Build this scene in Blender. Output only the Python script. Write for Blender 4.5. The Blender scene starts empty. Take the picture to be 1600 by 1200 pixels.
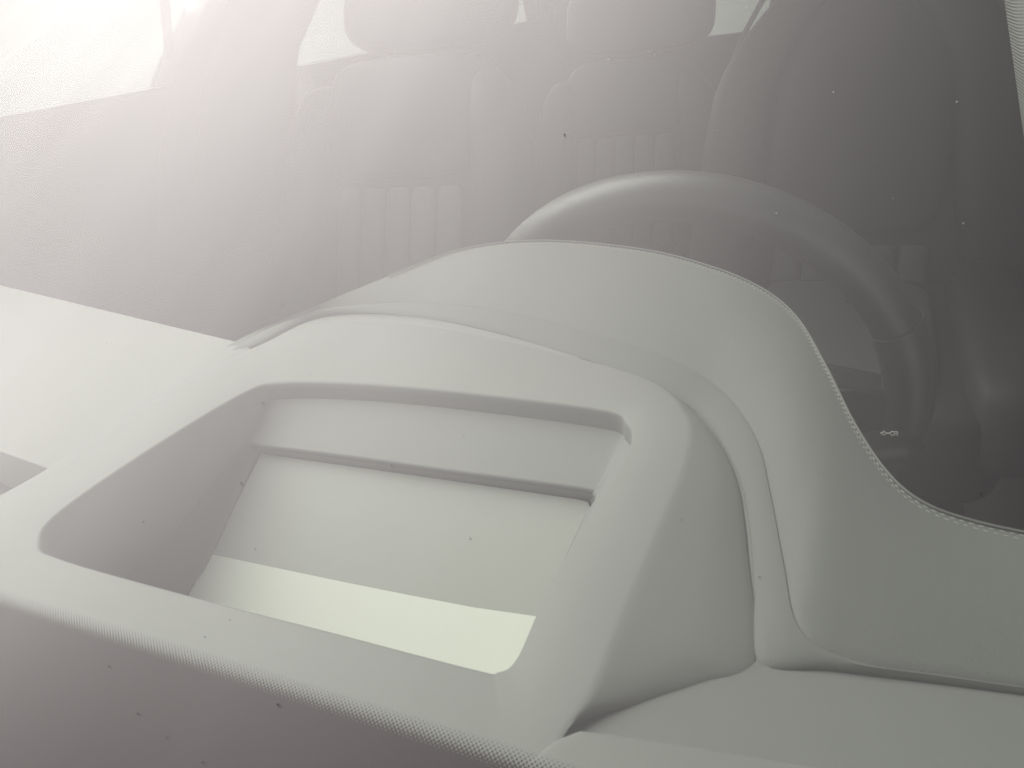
import bpy, bmesh, math, random
from mathutils import Vector, Matrix
random.seed(7)
SC = bpy.context.scene
COL = SC.collection
R = math.radians

# ------------------------------------------------------------------ camera
# axes of the car: X to the driver's side, Y to the rear of the car, Z up; the phone is the origin
FPX = 1180.0
_vy = Vector((600, -680, FPX)); _vx = Vector((2631, 211, -FPX))
AY = _vy.normalized(); AX = (_vx - AY * _vx.dot(AY)).normalized(); AZ = AX.cross(AY)
def car(c): return Vector((AX.dot(c), AY.dot(c), AZ.dot(c)))
cam_d = bpy.data.cameras.new('camera'); cam = bpy.data.objects.new('camera', cam_d); COL.objects.link(cam)
r_, u_, b_ = car(Vector((1, 0, 0))), car(Vector((0, -1, 0))), car(Vector((0, 0, -1)))
cam.matrix_world = Matrix(((r_.x, u_.x, b_.x, 0), (r_.y, u_.y, b_.y, 0), (r_.z, u_.z, b_.z, 0), (0, 0, 0, 1)))
cam_d.sensor_width = 36; cam_d.lens = 36 * FPX / 1600
cam_d.clip_start = .01; cam_d.clip_end = 5000
cam_d.dof.use_dof = True; cam_d.dof.focus_distance = .55; cam_d.dof.aperture_fstop = 32.0
SC.camera = cam

# ------------------------------------------------------------------ sky, sun, exposure
SUN_EL, SUN_AZ = R(34.5), R(-65)
SKY_STRENGTH, SUN_STRENGTH = .06, 5.0
w = bpy.data.worlds.new('World'); SC.world = w; w.use_nodes = True
nt = w.node_tree; nt.nodes.clear()
sky = nt.nodes.new('ShaderNodeTexSky'); sky.sky_type = 'NISHITA'; sky.sun_disc = False
sky.sun_elevation = SUN_EL; sky.sun_rotation = SUN_AZ
sky.air_density = 1.0; sky.dust_density = 0.15; sky.ozone_density = 1.0
hs = nt.nodes.new('ShaderNodeHueSaturation'); hs.inputs['Saturation'].default_value = .12
bg = nt.nodes.new('ShaderNodeBackground'); bg.inputs['Strength'].default_value = SKY_STRENGTH
wo = nt.nodes.new('ShaderNodeOutputWorld')
nt.links.new(sky.outputs[0], hs.inputs['Color']); nt.links.new(hs.outputs[0], bg.inputs['Color']); nt.links.new(bg.outputs[0], wo.inputs['Surface'])
sl = bpy.data.lights.new('sun', 'SUN'); sl.energy = SUN_STRENGTH; sl.angle = R(78); sl.color = (1, .97, .94)
so = bpy.data.objects.new('sun', sl); COL.objects.link(so)
sd = Vector((math.sin(SUN_AZ) * math.cos(SUN_EL), math.cos(SUN_AZ) * math.cos(SUN_EL), math.sin(SUN_EL)))
so.rotation_euler = sd.to_track_quat('Z', 'Y').to_euler()
SC.view_settings.view_transform = 'Standard'; SC.view_settings.look = 'None'
SC.view_settings.gamma = 1; SC.view_settings.use_curve_mapping = False
SC.view_settings.exposure = 0.64
SC.cycles.transparent_max_bounces = 16; SC.cycles.max_bounces = 6; SC.cycles.diffuse_bounces = 3; SC.cycles.glossy_bounces = 3

# ------------------------------------------------------------------ helpers
def ray(u, v): return car(Vector((u - 800, v - 600, FPX)))
def pz(u, v, z): d = ray(u, v); return d * (z / d.z)
def py(u, v, y): d = ray(u, v); return d * (y / d.y)
def px(u, v, x): d = ray(u, v); return d * (x / d.x)

def obj(name, me, mat=None, parent=None, smooth=True):
    if isinstance(me, bmesh.types.BMesh):
        bm = me; me = bpy.data.meshes.new(name); bm.to_mesh(me); bm.free()
    if smooth:
        for p in me.polygons: p.use_smooth = True
    if mat and not me.materials: me.materials.append(mat)
    o = bpy.data.objects.new(name, me); COL.objects.link(o)
    if parent: o.parent = parent
    return o
def thing(name, label, cat, group=None):
    o = bpy.data.objects.new(name, None); COL.objects.link(o); tag(o, label, cat, group); o.empty_display_size = .05
    return o
def tag(o, label, cat=None, group=None, kind=None):
    if label: o['label'] = label
    if cat: o['category'] = cat
    if group: o['group'] = group
    if kind: o['kind'] = kind
def mesh(name, vs, fs):
    me = bpy.data.meshes.new(name); me.from_pydata([tuple(v) for v in vs], [], fs); me.update(); return me
def loft(rows, closed=False):
    """faces between consecutive rows of equal length"""
    n = len(rows[0]); vs = [v for r in rows for v in r]; fs = []
    for i in range(len(rows) - 1):
        for j in range(n if closed else n - 1):
            k = (j + 1) % n
            fs.append((i * n + j, i * n + k, (i + 1) * n + k, (i + 1) * n + j))
    return vs, fs
def crv(pts, sub, closed=False):
    """Catmull-Rom through points"""
    n = len(pts); out = []
    m = n if closed else n - 1
    for i in range(m):
        if closed: a, b, c, d = pts[(i - 1) % n], pts[i], pts[(i + 1) % n], pts[(i + 2) % n]
        else: b, c = pts[i], pts[i + 1]; a = pts[i - 1] if i else b * 2 - c; d = pts[i + 2] if i + 2 < n else c * 2 - b
        for s in range(sub):
            t = s / sub
            out.append(.5 * ((2 * b) + (c - a) * t + (2 * a - 5 * b + 4 * c - d) * t * t + (3 * b - a - 3 * c + d) * t ** 3))
    if not closed: out.append(pts[-1].copy())
    return out
def up_normals(me):
    bm = bmesh.new(); bm.from_mesh(me); bmesh.ops.recalc_face_normals(bm, faces=bm.faces); bm.to_mesh(me); bm.free()
def solid(pts, thick, direction):
    """a flat polygon with thickness"""
    d = Vector(direction).normalized() * thick; n = len(pts)
    vs = list(pts) + [p + d for p in pts]
    fs = [tuple(range(n)), tuple(range(2 * n - 1, n - 1, -1))] + [(i, i + n, (i + 1) % n + n, (i + 1) % n) for i in range(n)]
    me = mesh('m', vs, fs); up_normals(me); return me
def bevel(me, off, seg=3):
    bm = bmesh.new(); bm.from_mesh(me)
    bmesh.ops.bevel(bm, geom=bm.edges[:], offset=off, segments=seg, profile=.5, affect='EDGES', clamp_overlap=True)
    bmesh.ops.recalc_face_normals(bm, faces=bm.faces); bm.to_mesh(me); bm.free(); return me
def box(lo, hi, bv=0):
    vs = [Vector((x, y, z)) for x in (lo[0], hi[0]) for y in (lo[1], hi[1]) for z in (lo[2], hi[2])]
    me = mesh('b', vs, [(0, 1, 3, 2), (4, 6, 7, 5), (0, 4, 5, 1), (2, 3, 7, 6), (0, 2, 6, 4), (1, 5, 7, 3)])
    up_normals(me)
    return bevel(me, bv) if bv else me
def spow(x, e): return math.copysign(abs(x) ** e, x)
def pillow(w, d, h, ez=.35, exy=.35, nu=40, nv=20, taper=0.0, bend=None):
    """superquadric cushion centred on the origin: w (x), d (y), h (z)"""
    vs = []; fs = []
    for i in range(nv + 1):
        a = -math.pi / 2 + math.pi * i / nv
        for j in range(nu):
            b = 2 * math.pi * j / nu
            ca = spow(math.cos(a), ez); z = spow(math.sin(a), ez)
            k = 1 + taper * z
            v = Vector((w / 2 * ca * spow(math.cos(b), exy) * k, d / 2 * ca * spow(math.sin(b), exy), h / 2 * z))
            if bend: v = bend(v)
            vs.append(v)
    for i in range(nv):
        for j in range(nu):
            k = (j + 1) % nu; fs.append((i * nu + j, i * nu + k, (i + 1) * nu + k, (i + 1) * nu + j))
    me = mesh('p', vs, fs)
    bm = bmesh.new(); bm.from_mesh(me); bmesh.ops.remove_doubles(bm, verts=bm.verts, dist=1e-6); bmesh.ops.recalc_face_normals(bm, faces=bm.faces); bm.to_mesh(me); bm.free()
    return me
def tube(path, rad, n=10, closed=False, flat=1.0, ref=Vector((0, 0, 1))):
    rows = []; m = len(path)
    for i, p in enumerate(path):
        t = ((path[(i + 1) % m] - path[i - 1]) if closed else (path[min(i + 1, m - 1)] - path[max(i - 1, 0)])).normalized()
        s = t.cross(ref).normalized(); q = s.cross(t)
        rr = rad[i] if isinstance(rad, (list, tuple)) else rad
        rows.append([p + s * math.cos(2 * math.pi * k / n) * rr + q * math.sin(2 * math.pi * k / n) * rr * flat for k in range(n)])
    if closed: rows.append(rows[0])
    vs, fs = loft(rows, True)
    if not closed: fs += [tuple(range(n)), tuple(range((m - 1) * n, m * n))[::-1]]
    me = mesh('t', vs, fs)
    bm = bmesh.new(); bm.from_mesh(me); bmesh.ops.remove_doubles(bm, verts=bm.verts, dist=1e-7); bmesh.ops.recalc_face_normals(bm, faces=bm.faces); bm.to_mesh(me); bm.free()
    return me

# ------------------------------------------------------------------ materials
def material(name, col, rough=.6, bump=0, bscale=400, spec=.5, metal=0, var=.06, vscale=12, kind='noise', dist=.0006):
    m = bpy.data.materials.new(name); m.use_nodes = True; t = m.node_tree; N = t.nodes; L = t.links
    p = N['Principled BSDF']; p.inputs['Roughness'].default_value = rough; p.inputs['Metallic'].default_value = metal
    p.inputs['Specular IOR Level'].default_value = spec
    tc = N.new('ShaderNodeTexCoord')
    n = N.new('ShaderNodeTexNoise'); n.inputs['Scale'].default_value = vscale; n.inputs['Detail'].default_value = 4
    L.new(tc.outputs['Object'], n.inputs['Vector'])
    mx = N.new('ShaderNodeMix'); mx.data_type = 'RGBA'
    mx.inputs[6].default_value = (*[c * (1 - var) for c in col], 1); mx.inputs[7].default_value = (*[c * (1 + var) for c in col], 1)
    L.new(n.outputs['Fac'], mx.inputs[0]); L.new(mx.outputs[2], p.inputs['Base Color'])
    if bump:
        if kind == 'noise':
            b = N.new('ShaderNodeTexNoise'); b.inputs['Scale'].default_value = bscale; b.inputs['Detail'].default_value = 3; out = b.outputs['Fac']
        elif kind == 'grain':
            b = N.new('ShaderNodeTexVoronoi'); b.inputs['Scale'].default_value = bscale; out = b.outputs['Distance']
        else:
            b = N.new('ShaderNodeTexWave'); b.wave_type = 'BANDS'; b.bands_direction = 'Z'; b.inputs['Scale'].default_value = bscale; b.inputs['Distortion'].default_value = .6; out = b.outputs['Fac']
        L.new(tc.outputs['Object'], b.inputs['Vector'])
        bp = N.new('ShaderNodeBump'); bp.inputs['Strength'].default_value = bump; bp.inputs['Distance'].default_value = dist
        L.new(out, bp.inputs['Height']); L.new(bp.outputs['Normal'], p.inputs['Normal'])
    return m
M = dict(
    hood=material('hood_leatherette', (.155, .156, .151), .62, .22, 2200, .35, kind='grain'),
    flange=material('flange_grain', (.162, .163, .158), .68, .14, 1800, .3, kind='grain'),
    frame=material('lens_frame_shadow_plastic', (.15, .15, .147), .6),  # darker than the well: the ledge shadow is put into its colour
    bezel=material('bezel_plastic', (.21, .211, .202), .55, .08, 1500, .35),
    well=material('well_plastic', (.215, .215, .21), .6, .06, 1500, .35),
    lower=material('lower_dash_plastic', (.170, .169, .167), .6, .1, 1200, .35),
    dash=material('dash_top_vinyl', (.25, .251, .24), .6, .2, 900, .35, kind='grain'),
    gap=material('gap_black', (.02, .02, .02), .8),
    thread=material('thread_grey', (.33, .33, .325), .7),
    seat=material('seat_leather', (.065, .063, .062), .55, .04, 600, .4, kind='grain'),
    pleat=material('seat_pleat_leather', (.20, .20, .195), .55, .04, 600, .4, kind='grain'),
    panel=material('cushion_panel_leather', (.17, .17, .166), .6),
    wheel=material('wheel_leather', (.042, .042, .042), .42, .2, 900, .6, kind='grain'),
    black=material('black_plastic', (.03, .03, .03), .45),
    trim=material('door_trim', (.05, .048, .046), .65),
    knit=material('pillar_knit', (.22, .22, .21), .9, .6, 160, .2, kind='wave', dist=.001),
    roof=material('headliner', (.30, .30, .29), .9, .1, 800, .2),
    chrome=material('chrome', (.8, .8, .8), .15, metal=1),
    white=material('white_print', (.85, .85, .83), .6),
    ground=material('pale_concrete', (.66, .66, .64), .9, .3, 30, .2, vscale=.6, dist=.01),
    dirt=material('dirt', (.02, .018, .015), .9),
    pale=material('pale_dust', (.6, .6, .58), .8),
)
def mirror_mat(name, col, rough):
    m = bpy.data.materials.new(name); m.use_nodes = True; p = m.node_tree.nodes['Principled BSDF']
    p.inputs['Base Color'].default_value = (*col, 1); p.inputs['Metallic'].default_value = 1; p.inputs['Roughness'].default_value = rough
    return m
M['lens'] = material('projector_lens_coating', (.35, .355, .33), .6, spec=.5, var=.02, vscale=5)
M['lens_reflection'] = material('projector_painted_reflection', (.74, .75, .68), .6, spec=.5, var=.02, vscale=5)  # reflection low on the cover, put into a paler base colour

def glass_mat(name, tint, film=.02, coat=(1, .968, .968), rough_w=.0, film_rough=.4, rough=0.0, k=1.0, smear=0):
    """one face of a clear pane: Fresnel mirror + tinted pass-through + a thin film of dust"""
    m = bpy.data.materials.new(name); m.use_nodes = True; t = m.node_tree; N = t.nodes; L = t.links; N.clear()
    g = N.new('ShaderNodeNewGeometry'); dt = N.new('ShaderNodeVectorMath'); dt.operation = 'DOT_PRODUCT'
    L.new(g.outputs['Incoming'], dt.inputs[0]); L.new(g.outputs['Normal'], dt.inputs[1])
    def mth(op, a, b=None):
        n = N.new('ShaderNodeMath'); n.operation = op
        for i, x in enumerate((a, b)):
            if x is None: continue
            if isinstance(x, (int, float)): n.inputs[i].default_value = x
            else: L.new(x, n.inputs[i])
        return n.outputs[0]
    c = mth('ABSOLUTE', dt.outputs['Value'])
    s = mth('POWER', mth('SUBTRACT', 1.0, c), 3.0)
    F = mth('ADD', mth('MULTIPLY', s, .20 * k), .035 * k)
    if smear:
        tc0 = N.new('ShaderNodeTexCoord'); mp0 = N.new('ShaderNodeMapping'); mp0.inputs['Scale'].default_value = (22, 4, 4); mp0.inputs['Rotation'].default_value[2] = R(-14)
        n0 = N.new('ShaderNodeTexNoise'); n0.inputs['Scale'].default_value = 1; n0.inputs['Detail'].default_value = 3
        L.new(tc0.outputs['Object'], mp0.inputs[0]); L.new(mp0.outputs[0], n0.inputs['Vector'])
        F = mth('MULTIPLY', F, mth('ADD', mth('MULTIPLY', n0.outputs['Fac'], smear * 2), 1 - smear))
    tr = N.new('ShaderNodeBsdfTransparent'); tr.inputs[0].default_value = (*tint, 1)
    gl = N.new('ShaderNodeBsdfGlossy'); gl.inputs['Roughness'].default_value = rough; gl.inputs['Color'].default_value = (*coat, 1)
    mx = N.new('ShaderNodeMixShader'); L.new(F, mx.inputs[0]); L.new(tr.outputs[0], mx.inputs[1]); L.new(gl.outputs[0], mx.inputs[2])
    out = mx
    if rough_w:
        gr = N.new('ShaderNodeBsdfGlossy'); gr.inputs['Roughness'].default_value = film_rough; gr.inputs['Color'].default_value = (*coat, 1)
        m2 = N.new('ShaderNodeMixShader'); m2.inputs[0].default_value = rough_w; L.new(out.outputs[0], m2.inputs[1]); L.new(gr.outputs[0], m2.inputs[2]); out = m2
    if film:
        tc = N.new('ShaderNodeTexCoord'); nz = N.new('ShaderNodeTexNoise'); nz.inputs['Scale'].default_value = 9; nz.inputs['Detail'].default_value = 5
        L.new(tc.outputs['Object'], nz.inputs['Vector'])
        df = N.new('ShaderNodeBsdfDiffuse'); df.inputs[0].default_value = (.75, .73, .70, 1)
        m3 = N.new('ShaderNodeMixShader'); L.new(mth('MULTIPLY', nz.outputs['Fac'], film * 2), m3.inputs[0]); L.new(out.outputs[0], m3.inputs[1]); L.new(df.outputs[0], m3.inputs[2]); out = m3
    o = N.new('ShaderNodeOutputMaterial'); L.new(out.outputs[0], o.inputs['Surface'])
    return m
M['windshield'] = glass_mat('windshield_glass', (.895, .925, .888), .006, rough=.51, k=1.9, smear=.10)
M['inner_face'] = bpy.data.materials.new('windshield_inner_face'); M['inner_face'].use_nodes = True
_t = M['inner_face'].node_tree; _t.nodes.clear(); _b = _t.nodes.new('ShaderNodeBsdfTransparent'); _b.inputs[0].default_value = (.97, .975, .965, 1)
_o = _t.nodes.new('ShaderNodeOutputMaterial'); _t.links.new(_b.outputs[0], _o.inputs['Surface'])
M['pane'] = glass_mat('side_glass', (.38, .40, .385), .0)

# ------------------------------------------------------------------ setting: the ground outside
g = obj('ground', mesh('ground', [(-400, -400, -1.2), (400, -400, -1.2), (400, 400, -1.2), (-400, 400, -1.2)], [(0, 1, 2, 3)]), M['ground'], smooth=False)
tag(g, 'pale concrete ground outside the car windows', kind='structure')

# ------------------------------------------------------------------ windshield
GY, GZ, GS = .0945, -.150, math.tan(R(28))
def glass_z(y): return GZ + GS * (y - GY)
def on_glass(u, v, dz=0):
    d = ray(u, v); t = (GZ + dz - GS * GY) / (d.z - GS * d.y); return d * t
ws = thing('windshield', 'hazy clear windshield with dark printed border along its bottom edge', 'windshield')
vs = []; nx, ny = 24, 16
for i in range(ny + 1):
    y = -.06 + 1.03 * i / ny
    for j in range(nx + 1):
        x = -1.22 + 1.44 * j / nx
        vs.append(Vector((x, y, glass_z(y))))
fs = [(i * (nx + 1) + j, i * (nx + 1) + j + 1, (i + 1) * (nx + 1) + j + 1, (i + 1) * (nx + 1) + j) for i in range(ny) for j in range(nx)]
nrm = Vector((0, -math.sin(R(28)), math.cos(R(28))))
k = len(vs); vs2 = [v - nrm * .0045 for v in vs]
me = mesh('glass', vs + vs2, fs + [tuple(a + k for a in f[::-1]) for f in fs])
me.materials.append(M['windshield']); me.materials.append(M['inner_face'])
for f_ in me.polygons: f_.material_index = 0 if f_.index < len(fs) else 1
obj('glass', me, None, ws, smooth=False)
# printed ceramic border, on the inner face of the glass
fr = bpy.data.materials.new('ceramic_frit'); fr.use_nodes = True; t = fr.node_tree; N = t.nodes; L = t.links
p = N['Principled BSDF']; p.inputs['Base Color'].default_value = (.022, .013, .015, 1); p.inputs['Roughness'].default_value = .6; p.inputs['Specular IOR Level'].default_value = .05
uv = N.new('ShaderNodeUVMap'); vo = N.new('ShaderNodeTexVoronoi'); vo.inputs['Randomness'].default_value = 0; vo.inputs['Scale'].default_value = 1
mp = N.new('ShaderNodeMapping'); mp.inputs['Rotation'].default_value[2] = R(45)
L.new(uv.outputs[0], mp.inputs[0]); L.new(mp.outputs[0], vo.inputs['Vector'])
sx = N.new('ShaderNodeSeparateXYZ'); L.new(uv.outputs[0], sx.inputs[0])
mr = N.new('ShaderNodeMapRange'); mr.inputs[1].default_value = -8; mr.inputs[2].default_value = 0; mr.inputs[3].default_value = .80; mr.inputs[4].default_value = .12
L.new(sx.outputs['Y'], mr.inputs[0])
lt = N.new('ShaderNodeMath'); lt.operation = 'LESS_THAN'; L.new(vo.outputs['Distance'], lt.inputs[0]); L.new(mr.outputs[0], lt.inputs[1])
L.new(lt.outputs[0], p.inputs['Alpha'])
DOT = .0009
ya = GY + .004; yb = -.058; vs = []; uvs = []
for j in range(31):
    x = -1.2 + 1.4 * j / 30
    for y in (ya, yb):
        vs.append(Vector((x, y, glass_z(y))) - nrm * .0065); uvs.append((x / DOT, (y - ya) / math.cos(R(28)) / DOT))
me = mesh('frit', vs, [(2 * j, 2 * j + 1, 2 * j + 3, 2 * j + 2) for j in range(30)])
ul = me.uv_layers.new(name='UVMap')
for lp in me.loops: ul.data[lp.index].uv = uvs[lp.vertex_index]
fo = obj('printed_border', me, fr, ws, smooth=False); fo['label'] = 'black printed border fading into dots'
# specks of dirt on the outer face
spm = pillow(.0016, .0016, .0008, 1, 1, 10, 6); spm.materials.append(M['dirt'])
spw = pillow(.0014, .0014, .0007, 1, 1, 10, 6); spw.materials.append(M['pale'])
q = nrm.to_track_quat('Z', 'Y')
specks = [(882, 210, 1.5, 0), (166, 537, .8, 0), (410, 629, .8, 0), (485, 584, .6, 0), (377, 755, .9, 0), (399, 858, .8, 0), (224, 815, .6, 0), (612, 727, .7, 0), (735, 842, .7, 0), (724, 680, .6, 0), (205, 240, .6, 0), (283, 316, .7, 0), (627, 260, .6, 0), (808, 227, .6, 0), (1532, 770, .8, 0), (1323, 470, .6, 0), (1187, 902, .8, 0), (1065, 812, .6, 0), (170, 1041, .7, 0), (215, 1115, .8, 0), (434, 1101, 1, 0), (260, 1152, .6, 0), (316, 1191, .7, 0), (320, 995, .6, 0), (359, 968, .6, 0), (1005, 60, .8, 0), (440, 476, .6, 0), (720, 94, .5, 0), (1069, 397, .6, 0),
          (745, 84, 1.0, 1), (1302, 144, .8, 1), (1495, 159, .9, 1), (1213, 333, .7, 1), (1505, 349, .6, 1), (962, 151, .6, 1), (1004, 212, .6, 1), (1166, 11, .6, 1), (1395, 310, .5, 1), (690, 519, .6, 1), (113, 645, .6, 1), (1120, 204, .6, 1)]
for (u, v, s, pale) in specks:
    o = obj('dirt_speck', spw if pale else spm, None, ws); o.location = on_glass(u, v, .0005); o.rotation_mode = 'QUATERNION'; o.rotation_quaternion = q
    s *= .30 if pale else .35; o.scale = (s * random.uniform(.8, 1.1), s * random.uniform(.9, 1.5), s)

# ------------------------------------------------------------------ car body round the cabin
DX = -1.26                      # inner face of the passenger door
body = thing('cabin_shell', 'dark car body shell around the cabin with pillars and roof lining', 'car cabin')
def side(pts, x, th=.05):       # a panel traced on the plane X = x, thickness outwards
    return solid([px(u, v, x) for u, v in pts], th, (-1, 0, 0))
# pillar between front and rear passenger windows
me = solid([px(u, v, DX + .012) for u, v in [(330, -60), (326, 0), (282, 98), (268, 140), (250, 300), (250, 520), (470, 520), (466, 100), (470, 76), (502, 0), (520, -60)]], .07, (-1, 0, 0))
pil = obj('door_pillar', bevel(me, .006, 2), M['trim'], body)
obj('pillar_seam', tube([px(u, v, DX + .014) for u, v in [(372, -40), (360, 0), (322, 130), (310, 210), (306, 300)]], .003, 8, ref=Vector((1, 0, 0))), M['trim'], pil)
obj('rear_side_panel', box((DX - .08, 1.60, -1.1), (DX, 3.36, -.066)), M['trim'], body, False)
obj('rear_pillar', bevel(solid([Vector((DX, 3.16, -.08)), Vector((DX, 3.34, -.08)), Vector((DX, 3.34, .5)), Vector((DX, 3.0, .5))], .09, (-1, 0, 0)), .006, 2), M['trim'], body)
pn = obj('rear_side_window', box((DX - .05, 1.50, -.10), (DX - .045, 3.3, .45)), M['pane'], body, False)
# driver's side
obj('driver_side_panel', box((.225, .45, -1.1), (.32, 3.3, -.02)), M['trim'], body, False)
obj('driver_pillar', box((.24, 1.30, -.3), (.30, 1.62, .5), .01), M['trim'], body)
obj('driver_side_window', box((.28, .5, -.05), (.285, 3.3, .45)), M['pane'], body, False)
dsl = obj('door_trim_strip', tube([px(u, v, .221) for u, v in [(1596, 400), (1585, 470), (1568, 570), (1553, 660), (1541, 745)]], .0035, 8, ref=Vector((1, 0, 0))), M['knit'], body)
# back of the cabin with the rear window
wl, wr, wb = py(1076, 0, 3.3).x, py(1236, 0, 3.3).x, py(1200, 47, 3.3).z
obj('tailgate', box((DX - .1, 3.3, -1.1), (.32, 3.36, wb), .004), M['trim'], body)
obj('tailgate_side', box((DX - .1, 3.285, wb - .03), (wl, 3.35, .48), .004), M['trim'], body)
obj('tailgate_side', box((wr, 3.285, wb - .03), (.32, 3.35, .48), .004), M['trim'], body)
obj('rear_window', box((wl - .02, 3.32, wb - .02), (wr + .02, 3.325, .45)), M['pane'], body, False)
obj('floor', box((DX, .0, -1.12), (.26, 3.35, -1.08)), M['black'], body, False)
obj('firewall', box((DX, -.06, -1.1), (.26, -.02, -.30)), M['black'], body, False)
vs = []
for i in range(9):
    y = .93 + 2.45 * i / 8
    for j in range(13):
        x = DX - .02 + 1.58 * j / 12; c = (j - 6) / 6
        vs.append(Vector((x, y, .33 + .07 * math.sin(math.pi * i / 8) + .05 * (1 - c * c))))
fs = [(i * 13 + j, i * 13 + j + 1, i * 13 + j + 14, i * 13 + j + 13) for i in range(8) for j in range(12)]
me = mesh('r', vs, fs); ob = obj('roof_lining', me, M['roof'], body); md = ob.modifiers.new('s', 'SOLIDIFY'); md.thickness = .03; md.offset = 1
# knit covered windshield pillar at the right
a0, a1 = py(1600, 245, .60), py(1565, -2, .70)
dv = (a1 - a0)
b0, b1 = a0 - dv * 4.2, a1 + dv * 3.5
me = solid([b0, b1, b1 + Vector((.11, -.02, .0)), b0 + Vector((.11, -.02, .0))], .045, (.0, -.2, .06))
obj('windshield_pillar', bevel(me, .008, 3), M['knit'], body)['label'] = 'grey knit covered windshield pillar'

# ------------------------------------------------------------------ passenger door
door = thing('passenger_door', 'dark passenger door with bright side window at the left', 'car door')
SZ = -.056
obj('door_panel', bevel(solid([Vector((DX, .30, SZ)), Vector((DX, 1.172, SZ)), Vector((DX, 1.172, -1.0)), Vector((DX, .30, -1.0))], .08, (-1, 0, 0)), .004, 2), M['trim'], door)
obj('window_pane', box((DX - .045, .30, SZ - .03), (DX - .040, 1.30, .45)), M['pane'], door, False)
obj('window_sill', box((DX - .02, .30, SZ - .006), (DX + .004, 1.172, SZ + .003), .002), M['black'], door)
obj('window_frame', bevel(solid([px(u, v, DX - .02) for u, v in [(252, -80), (259, 0), (272, 135), (278, 135), (266, 0), (260, -80)]], .02, (-1, 0, 0)), .002, 2), M['black'], door)
obj('armrest', pillow(.10, .55, .07, .4, .4), M['trim'], door).location = (DX + .04, .95, -.42)

# ------------------------------------------------------------------ seats
def seat(name, label, base, recline, wid, hgt, group=None, head=True, cush=True, pleats=5, yoke=.42, headw=.30, hx=0, lean=.05, taper=-.06, flare=.045):
    t = thing(name, label, 'car seat', group)
    t.location = base
    q = Matrix.Rotation(-recline, 4, 'X')
    def part(n, me, m, loc, par=t):
        me.transform(q @ Matrix.Translation(Vector(loc))); return obj(n, me, m, par)
    dished = lambda v: v + Vector((0, .10 * (v.x / (wid / 2)) ** 2 * -.18, 0))
    part('backrest', pillow(wid * .82, .11, hgt, .36, .3, 48, 28, taper=taper, bend=dished), M['seat'], (0, .07, hgt / 2))
    for s in (-1, 1):
        fl = lambda v, s=s: Vector((v.x + s * (flare * max(0, (-v.z) / (hgt / 2)) ** 1.2 - lean * max(0, v.z / (hgt / 2)) ** 2), v.y, v.z))
        part('bolster', pillow(.115, .16, hgt * .92, .6, .6, 32, 28, bend=fl), M['seat'], (s * wid * .43, .03, hgt * .45))
    pw = wid * .56 / pleats
    zt = hgt * (1 - yoke)
    part('shoulder_panel', pillow(wid * .64, .06, hgt * yoke * .93, .36, .35, 40, 20), M['seat'], (0, .015, zt + hgt * yoke * .47))
    for i in range(pleats):
        x = (i - (pleats - 1) / 2) * pw
        part('pleat', pillow(pw * .93, .035, zt - .03, .12, .7, 20, 16), M['pleat'], (x, .012, zt / 2 + .0))
    if head:
        h = part('headrest', pillow(headw, .11, .20, .55, .5, 48, 28), M['seat'], (hx, .06, hgt + .115))
        for s in (-1, 1):
            part('post', tube([Vector((s * .07, .06, hgt - .05)), Vector((s * .07, .06, hgt + .05))], .007, 10, ref=Vector((0, 1, 0))), M['chrome'], (0, 0, 0), h)
    if cush:
        c = pillow(wid * .95, .50, .16, .3, .35, 40, 20); c.transform(Matrix.Translation((0, -.20, -.02))); c = obj('cushion', c, M['seat'], t); ci = pillow(wid * .56, .40, .04, .3, .3, 40, 16); ci.transform(Matrix.Translation((0, -.22, .052))); obj('cushion_panel', ci, M['panel'], t)
        for s in (-1, 1):
            b = pillow(.10, .48, .17, .5, .45, 28, 20); b.transform(Matrix.Translation((s * wid * .44, -.20, .02))); obj('cushion_bolster', b, M['seat'], t)
    return t
seat('bucket_seat', 'passenger seat with pleated backrest and headrest against the bright side window', Vector((-.945, 1.25, -.66)), R(24), .58, .665, 'front seats', headw=.42, hx=.025, flare=.10)
seat('bucket_seat', 'driver seat behind the steering wheel at the right', Vector((-.035, 1.36, -.56)), R(16), .46, .66, 'front seats', yoke=.80, lean=.21, taper=-.24)
for i, (lb, x) in enumerate([('rear seat hidden behind the front passenger seat', -1.02), ('pleated rear seat seen between the two front seats', -.60), ('rear seat hidden behind the driver seat', -.12)]):
    if i == 1: seat('rear_seat', lb, Vector((x - .09, 2.15, -.75)), R(16), .54, .60, pleats=5, yoke=.35, headw=.44, hx=.02)

# belt strap hanging between the rear window and the driver seat
bl = [py(u, v, 1.95) for u, v in [(1215, -60), (1192, 0), (1172, 36), (1158, 62), (1146, 90)]]
me = mesh('belt', [p for q_ in bl for p in (q_ + Vector((-.007, 0, 0)), q_ + Vector((.007, 0, 0)))], [(2 * i, 2 * i + 1, 2 * i + 3, 2 * i + 2) for i in range(len(bl) - 1)])
ob = obj('seat_belt', me, M['knit']); ob.modifiers.new('s', 'SOLIDIFY').thickness = .0025
tag(ob, 'thin pale belt strap crossing the rear window beside the driver seat', 'seat belt')

# ------------------------------------------------------------------ dashboard
dash = thing('dashboard', 'grey dashboard top with instrument hood and head-up display projector opening', 'dashboard')
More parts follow.
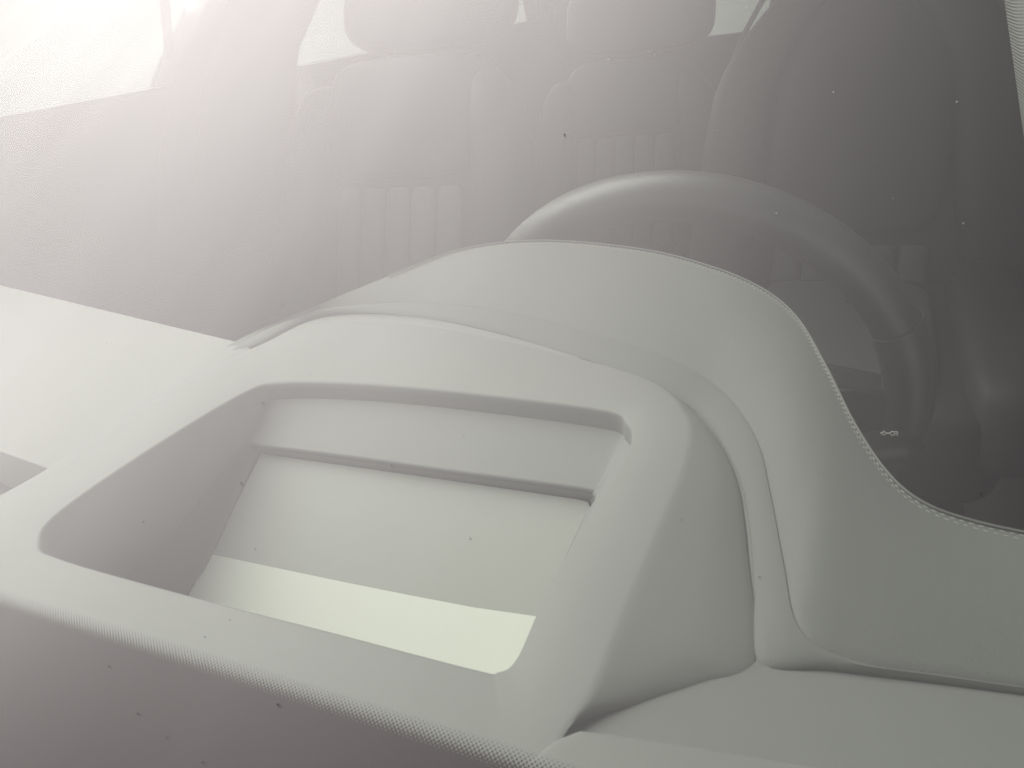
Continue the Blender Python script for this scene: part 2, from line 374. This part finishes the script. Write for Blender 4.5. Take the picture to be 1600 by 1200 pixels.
# ---- projector bezel: opening, rim, flank
O = [(62, 848), (95, 872), (300, 930), (520, 986), (740, 1043), (778, 1047), (806, 1028), (838, 958), (868, 895), (905, 832), (955, 748), (986, 690), (978, 660), (935, 640), (700, 611), (550, 599), (440, 598), (385, 612), (250, 692), (95, 798)]
Bq = [(-95, 850), (-70, 1000), (250, 1100), (470, 1175), (690, 1260), (830, 1300), (876, 1160), (926, 1085), (957, 1010), (985, 940), (1022, 850), (1075, 715), (1072, 645), (1000, 588), (800, 535), (640, 507), (505, 508), (415, 545), (275, 612), (90, 738)]
Cq = [(-110, 850), (-85, 1012), (245, 1115), (465, 1190), (685, 1275), (836, 1315), (866, 1150), (1000, 1098), (1100, 1066), (1182, 1030), (1170, 870), (1148, 735), (1092, 650), (1010, 600), (805, 528), (640, 496), (503, 497), (405, 540), (268, 602), (80, 728)]
zC = [-.19, -.19, -.188, -.188, -.19, -.1797, -.1808, -.1865, -.190, -.193, -.191, -.187, -.183, -.178, -.174, -.174, -.176, -.180, -.185, -.19]
zB = [-.179] * 12 + [-.1785, -.176, -.1745, -.1745, -.176, -.178, -.179, -.179]
ZR = -.180
sub = 8
o3 = crv([pz(u, v, ZR) for u, v in O], sub, True)
b3 = crv([pz(u, v, z) for (u, v), z in zip(Bq, zB)], sub, True)
c3 = crv([pz(u, v, z) for (u, v), z in zip(Cq, zC)], sub, True)
n = len(o3)
def mixr(a, b, f, dz=0): return [p.lerp(q_, f) + Vector((0, 0, dz)) for p, q_ in zip(a, b)]
rows = [mixr(o3, b3, -.02, -.010), mixr(o3, b3, -.012, -.004), mixr(o3, b3, -.002, -.0012), mixr(o3, b3, .012, -.0003), mixr(o3, b3, .04, .0), mixr(o3, b3, .5, .0004), mixr(o3, b3, .92, .0002), mixr(o3, b3, .975, .0),
        mixr(b3, c3, .05, -.0001), mixr(b3, c3, .12, 0), mixr(b3, c3, .5, .0004), mixr(b3, c3, .9, .0003), mixr(b3, c3, .98, -.0006), mixr(b3, c3, 1.0, -.001), mixr(b3, c3, 1.0, -.03)]
vs, fs = loft(rows, True); me = mesh('bezel', vs, fs); up_normals(me)
bez = obj('projector_bezel', me, M['bezel'], dash); me.set_sharp_from_angle(angle=R(50)); bez['label'] = 'smooth grey bezel around the projector opening'
# ---- the well below it
SN = Vector((0, -.49, .872)).normalized(); S0 = pz(408, 708, -.212)
def on_screen(u, v, lift=0):
    d = ray(u, v); t = (S0 + SN * lift).dot(SN) / d.dot(SN); return d * t
I = [(190, 905), (215, 935), (330, 965), (520, 1012), (730, 1068), (770, 1075), (800, 1062), (830, 990), (857, 930), (880, 880), (915, 805), (929, 782), (926, 773), (905, 764), (690, 735), (550, 715), (420, 699), (378, 697), (330, 752), (255, 845)]
J = [(262, 960), (270, 990), (350, 1000), (520, 1040), (725, 1090), (765, 1094), (790, 1078), (825, 998), (853, 936), (876, 886), (911, 811), (923, 792), (921, 781), (900, 776), (690, 747), (550, 727), (440, 711), (404, 706), (375, 768), (320, 885)]
i3 = crv([on_screen(u, v, .006) for u, v in I], sub, True)
j3 = crv([on_screen(u, v, .001) for u, v in J], sub, True)
top = rows[0]
rw = [[p.copy() for p in top], mixr(top, i3, .06), mixr(top, i3, .5, -.001), mixr(top, i3, .95), i3, [p - SN * .006 for p in i3]]
frame_rows = [[p - SN * .0015 for p in mixr(i3, j3, -.05)], mixr(i3, j3, .1, -.002), mixr(i3, j3, .5, -.0015), j3, [p - SN * .008 for p in j3]]
vs, fs = loft(rw, True); me = mesh('well', vs, fs); up_normals(me)
well = obj('projector_well', me, M['well'], dash)
vs, fs = loft(frame_rows, True); me = mesh('frame', vs, fs); up_normals(me); obj('lens_frame', me, M['frame'], well); me.set_sharp_from_angle(angle=R(40))
S1 = [(408, 709), (650, 743), (902, 780), (918, 784), (924, 797), (912, 822), (838, 963)]
bd = [(838, 963), (740, 949), (640, 930), (540, 910), (430, 887), (330, 866)]
ms = solid([on_screen(u, v) for u, v in S1 + bd[1:]], .004, -SN); sc1 = obj('projector_lens', ms, M['lens'], well, False); sc1['label'] = 'grey glossy upper part of the projector cover'
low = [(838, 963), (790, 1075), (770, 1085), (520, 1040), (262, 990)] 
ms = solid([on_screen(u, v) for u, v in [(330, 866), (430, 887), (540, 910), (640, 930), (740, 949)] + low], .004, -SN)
sc2 = obj('projector_lens', ms, M['lens_reflection'], well, False); sc2['label'] = 'reflection painted as a paler lower band of the projector cover'
# ---- instrument hood
H = [((330, 572), -.186, (328, 570), (326, 569), -.186),
     ((402, 538), -.180, (387, 531), (370, 532), -.1788),
     ((502, 494), -.176, (490, 486), (500, 475), -.169),
     ((638, 492), -.174, (636, 473), (640, 419), -.158),
     ((770, 517), -.174, (772, 486), (735, 387), -.151),
     ((900, 557), -.175, (905, 516), (850, 376), -.148),
     ((1015, 600), -.178, (1035, 556), (1000, 389), -.149),
     ((1095, 648), -.183, (1122, 606), (1110, 416), -.152),
     ((1150, 733), -.187, (1180, 684), (1190, 450), -.157),
     ((1170, 820), -.190, (1205, 780), (1245, 495), -.163),
     ((1178, 920), -.192, (1224, 880), (1290, 570), -.171),
     ((1187, 1032), -.193, (1250, 985), (1335, 660), -.179),
     ((1300, 1046), -.195, (1340, 1034), (1385, 735), -.185),
     ((1450, 1065), -.198, (1475, 1055), (1440, 782), -.189),
     ((1620, 1088), -.201, (1640, 1079), (1520, 812), -.192),
     ((1850, 1118), -.204, (1865, 1110), (1650, 840), -.194),
     ((2200, 1160), -.206, (2200, 1125), (1900, 890), -.196)]
def mid(C_, zc, D_, E_, ze):
    c, e, z = pz(*C_, zc), pz(*E_, ze), zc
    for _ in range(8):
        p_ = pz(*D_, z); a_, b_2 = (p_ - c).xy.length, (e - p_).xy.length
        z = zc + (ze - zc) * a_ / (a_ + b_2) + .0006
    return pz(*D_, z)
hc = crv([pz(*h[0], h[1]) for h in H], 8); hd = crv([mid(*h) for h in H], 8); he = crv([pz(*h[3], h[4]) for h in H], 8)
m_ = len(hc)
def bez2(a, b, f, bulge): return [p.lerp(q_, f) + Vector((0, 0, bulge * 4 * f * (1 - f))) for p, q_ in zip(a, b)]
span = [(hd[i] - he[i]).length for i in range(m_)]
def rowDE(f): return [hd[i].lerp(he[i], f) + Vector((0, 0, (.10 if i > 16 else .02) * span[i] * 2 * f * (1 - f) * .5)) for i in range(m_)]
down = lambda row, z: [p - Vector((0, 0, z)) for p in row]
frows = [down(hc, .03), down(hc, .0006), bez2(hc, hd, .06, .0002), bez2(hc, hd, .3, .0006), bez2(hc, hd, .7, .0008), bez2(hc, hd, .94, .0006), bez2(hc, hd, 1.0, 0), down(bez2(hc, hd, 1.03, 0), .0012)]
hrows = [down(bez2(hc, hd, .97, 0), .0012)] + [down(rowDE(f), .0006 * (1 - f)) for f in (.01, .06, .14, .25, .4, .55, .7, .82, .92, .97, .99)]
lip = []
for k, (by, dz) in enumerate([(0, 0), (.0015, -.0008), (.003, -.003), (.003, -.007), (-.003, -.03), (-.02, -.12), (-.02, -.3)]):
    lip.append([p + Vector((0, by * min(1, i / 24), dz)) for i, p in enumerate(he)])
vs, fs = loft(hrows + lip); me = mesh('hood', vs, fs); up_normals(me)
hood = obj('instrument_hood', me, M['hood'], dash); me.set_sharp_from_angle(angle=R(38)); hood['label'] = 'stitched grey hood over the instruments'
vs, fs = loft(frows); me = mesh('flange', vs, fs); up_normals(me)
fl_ = obj('hood_flange', me, M['flange'], hood); me.set_sharp_from_angle(angle=R(38)); fl_['label'] = 'grained band around the projector bezel'
obj('gap_filler', tube(down(hc, .0024), .0016, 8), M['lower'], hood)  # added filler tube under the joint so the gap shades less dark
# seam bead and two rows of stitches along the rear edge
bead = [p + Vector((0, -.0015, .0006)) for p in he]
obj('seam_bead', tube(bead[22:], .0006, 8), M['hood'], hood)
def resample(path, step):
    out = []; acc = 0; nxt = 0
    for a, b in zip(path[:-1], path[1:]):
        l = (b - a).length
        while nxt <= acc + l and l > 0: out.append((a.lerp(b, (nxt - acc) / l), (b - a).normalized())); nxt += step
        acc += l
    return out
bm = bmesh.new()
for f in (.975, .945):
    pass
s_row = [[hd[i].lerp(he[i], 1 - off / max(span[i], .02)) + Vector((0, 0, .0003)) for i in range(m_)] for off in (.0030, .0052)]
for path in s_row:
    for p_, t_ in resample(path[34:], .0032):
        tmp = pillow(.0022, .00055, .0005, .7, .8, 8, 4); tmp.transform(Matrix.Translation(p_) @ t_.to_track_quat('X', 'Z').to_matrix().to_4x4()); bm.from_mesh(tmp); bpy.data.meshes.remove(tmp)
st = obj('stitching', bm, M['thread'], hood); st['kind'] = 'stuff'
# ---- lower panels at the right, the trough and the passenger side
def slab(name, pts, z, th, mat, bv=.0015, parent=dash):
    p3 = [pz(u, v, zz) for (u, v), zz in zip(pts, z if isinstance(z, (list, tuple)) else [z] * len(pts))]
    return obj(name, bevel(solid(p3, th, (0, 0, -1)), bv, 3), mat, parent)
_a, _b, _c = pz(866, 1155, -.1818), pz(1188, 1037, -.1938), pz(1850, 1126, -.2047)
LN = (_b - _a).cross(_c - _a).normalized()
if LN.z < 0: LN = -LN
def on_low(u, v, lift=0):
    d = ray(u, v); return d * ((_a + LN * lift).dot(LN) / d.dot(LN))
def low_slab(name, pts, lift, mat, bv): return obj(name, bevel(solid([on_low(u, v, lift) for u, v in pts], .02, -LN), bv, 3), mat, dash)
low_slab('lower_panel', [(790, 1190), (870, 1120), (1000, 1080), (1100, 1050), (1180, 1015), (1450, 1045), (1850, 1100), (2300, 1170), (2300, 1500), (1300, 1500), (700, 1450)], 0, M['lower'], .0008)
low_slab('front_strip', [(770, 1230), (862, 1150), (905, 1133), (960, 1139), (1100, 1161), (1350, 1203), (1700, 1265), (2200, 1350), (1700, 1500), (700, 1450)], .0042, M['bezel'], .0032)
slab('passenger_top', [(-300, 372), (-150, 409), (0, 446), (372, 534), (420, 560), (340, 612), (190, 690), (78, 733), (0, 705), (-300, 580)], [-.20, -.197, -.193, -.1800, -.1815, -.1850, -.1885, -.1905, -.1925, -.2], .03, M['dash'], .0008)
slab('trough', [(-300, 540), (80, 690), (200, 660), (-60, 1100), (-300, 1100)], -.235, .02, M['lower'])

# ------------------------------------------------------------------ steering wheel
sw = thing('steering_wheel', 'leather steering wheel rising behind the instrument hood', 'steering wheel')
WC = Vector((-.139, .573, -.305)); TL = R(13); WR = .174
WU = Vector((0, -math.sin(TL), math.cos(TL))); WX = Vector((1, 0, 0)); WN = WX.cross(WU)   # WN towards the dash
def wp(a, r=WR, o=0): return WC + WX * (r * math.cos(a)) + WU * (r * math.sin(a)) + WN * o
NA = 120
def rimr(a):
    d = math.degrees(a) % 360
    return .0175 + (.0012 if (d < 22 or 158 < d < 202 or d > 300 or 200 < d < 240) else 0)
rim = tube([wp(2 * math.pi * i / NA) for i in range(NA)], [rimr(2 * math.pi * i / NA) for i in range(NA)], 20, True, 1.15, ref=WN)
obj('rim', rim, M['wheel'], sw)
for d in (24, 156, 240, 300):
    a = R(d); c = wp(a); e1 = (c - WC).normalized()
    obj('rim_seam', tube([c + (e1 * math.cos(b) + WN * math.sin(b) * 1.12) * .0186 for b in [2 * math.pi * k / 28 for k in range(28)]], .0005, 6, True, ref=WX.cross(e1) if abs(WX.dot(e1)) < .9 else WU), M['seat'], sw)
def spoke(a0, a1, r0, r1, w0, w1):
    aa = (a0 + a1) / 2; d = (WX * math.cos(aa) + WU * math.sin(aa)); s = WN.cross(d)
    pts = [WC + d * r0 - s * w0, WC + d * r1 - s * w1, WC + d * r1 + s * w1, WC + d * r0 + s * w0]
    return bevel(solid([p + WN * .012 for p in pts], .028, -WN), .006, 3)
for an in (-4, 184, 270):
    sp = obj('spoke', spoke(R(an), R(an), .05, .166, .035, .022), M['black'], sw)
    if an == -4:
        for (dx, dz) in ((.105, .012), (.118, .004), (.105, -.008), (.13, .012)):
            b = pillow(.011, .004, .007, .4, .4, 16, 10); b.transform(Matrix.Translation(WC + WX * dx + WU * dz + WN * .013)); obj('button', b, M['wheel'], sp)
        obj('trim_line', tube([WC + WX * .07 + WU * .034 + WN * .013, WC + WX * .105 + WU * .031 + WN * .013], .0012, 8, ref=WN), M['chrome'], sp)
hub = pillow(.15, .06, .13, .5, .5); hub.transform(Matrix.Rotation(TL, 4, 'X')); hub.transform(Matrix.Translation(WC)); obj('hub', hub, M['black'], sw)
# control stalk with its white light symbols
stalk = thing('control_stalk', 'dark column stalk with small white light symbols right of the hood', 'stalk')
k0 = py(1290, 705, .50); k1 = py(1400, 695, .52); k2 = py(1432, 703, .525)
sd_ = (k1 - k0).normalized()
obj('lever', tube([k0 - sd_ * .1, k0, k1, k2], [.008, .010, .0125, .008], 16, ref=Vector((0, 0, 1))), M['black'], stalk)
def mark(pts, closed=True):
    P3 = [py(u, v, .507) for u, v in pts]
    return tube(P3, .00045, 6, closed, ref=Vector((0, 1, 0)))
for nm, pts, cl in (('symbol', [(1376, 677), (1381, 674.5), (1386, 677), (1381, 679.5)], True), ('symbol', [(1386, 677), (1390, 677)], False), ('symbol', [(1390, 677), (1393, 674.5), (1397, 674.5), (1397, 680), (1393, 680)], True),
                    ('symbol', [(1399, 674.8), (1403.5, 675.2)], False), ('symbol', [(1399, 677.2), (1403.5, 677.5)], False), ('symbol', [(1399, 679.6), (1403.5, 679.8)], False)):
    obj(nm, mark(pts, cl), M['white'], stalk)
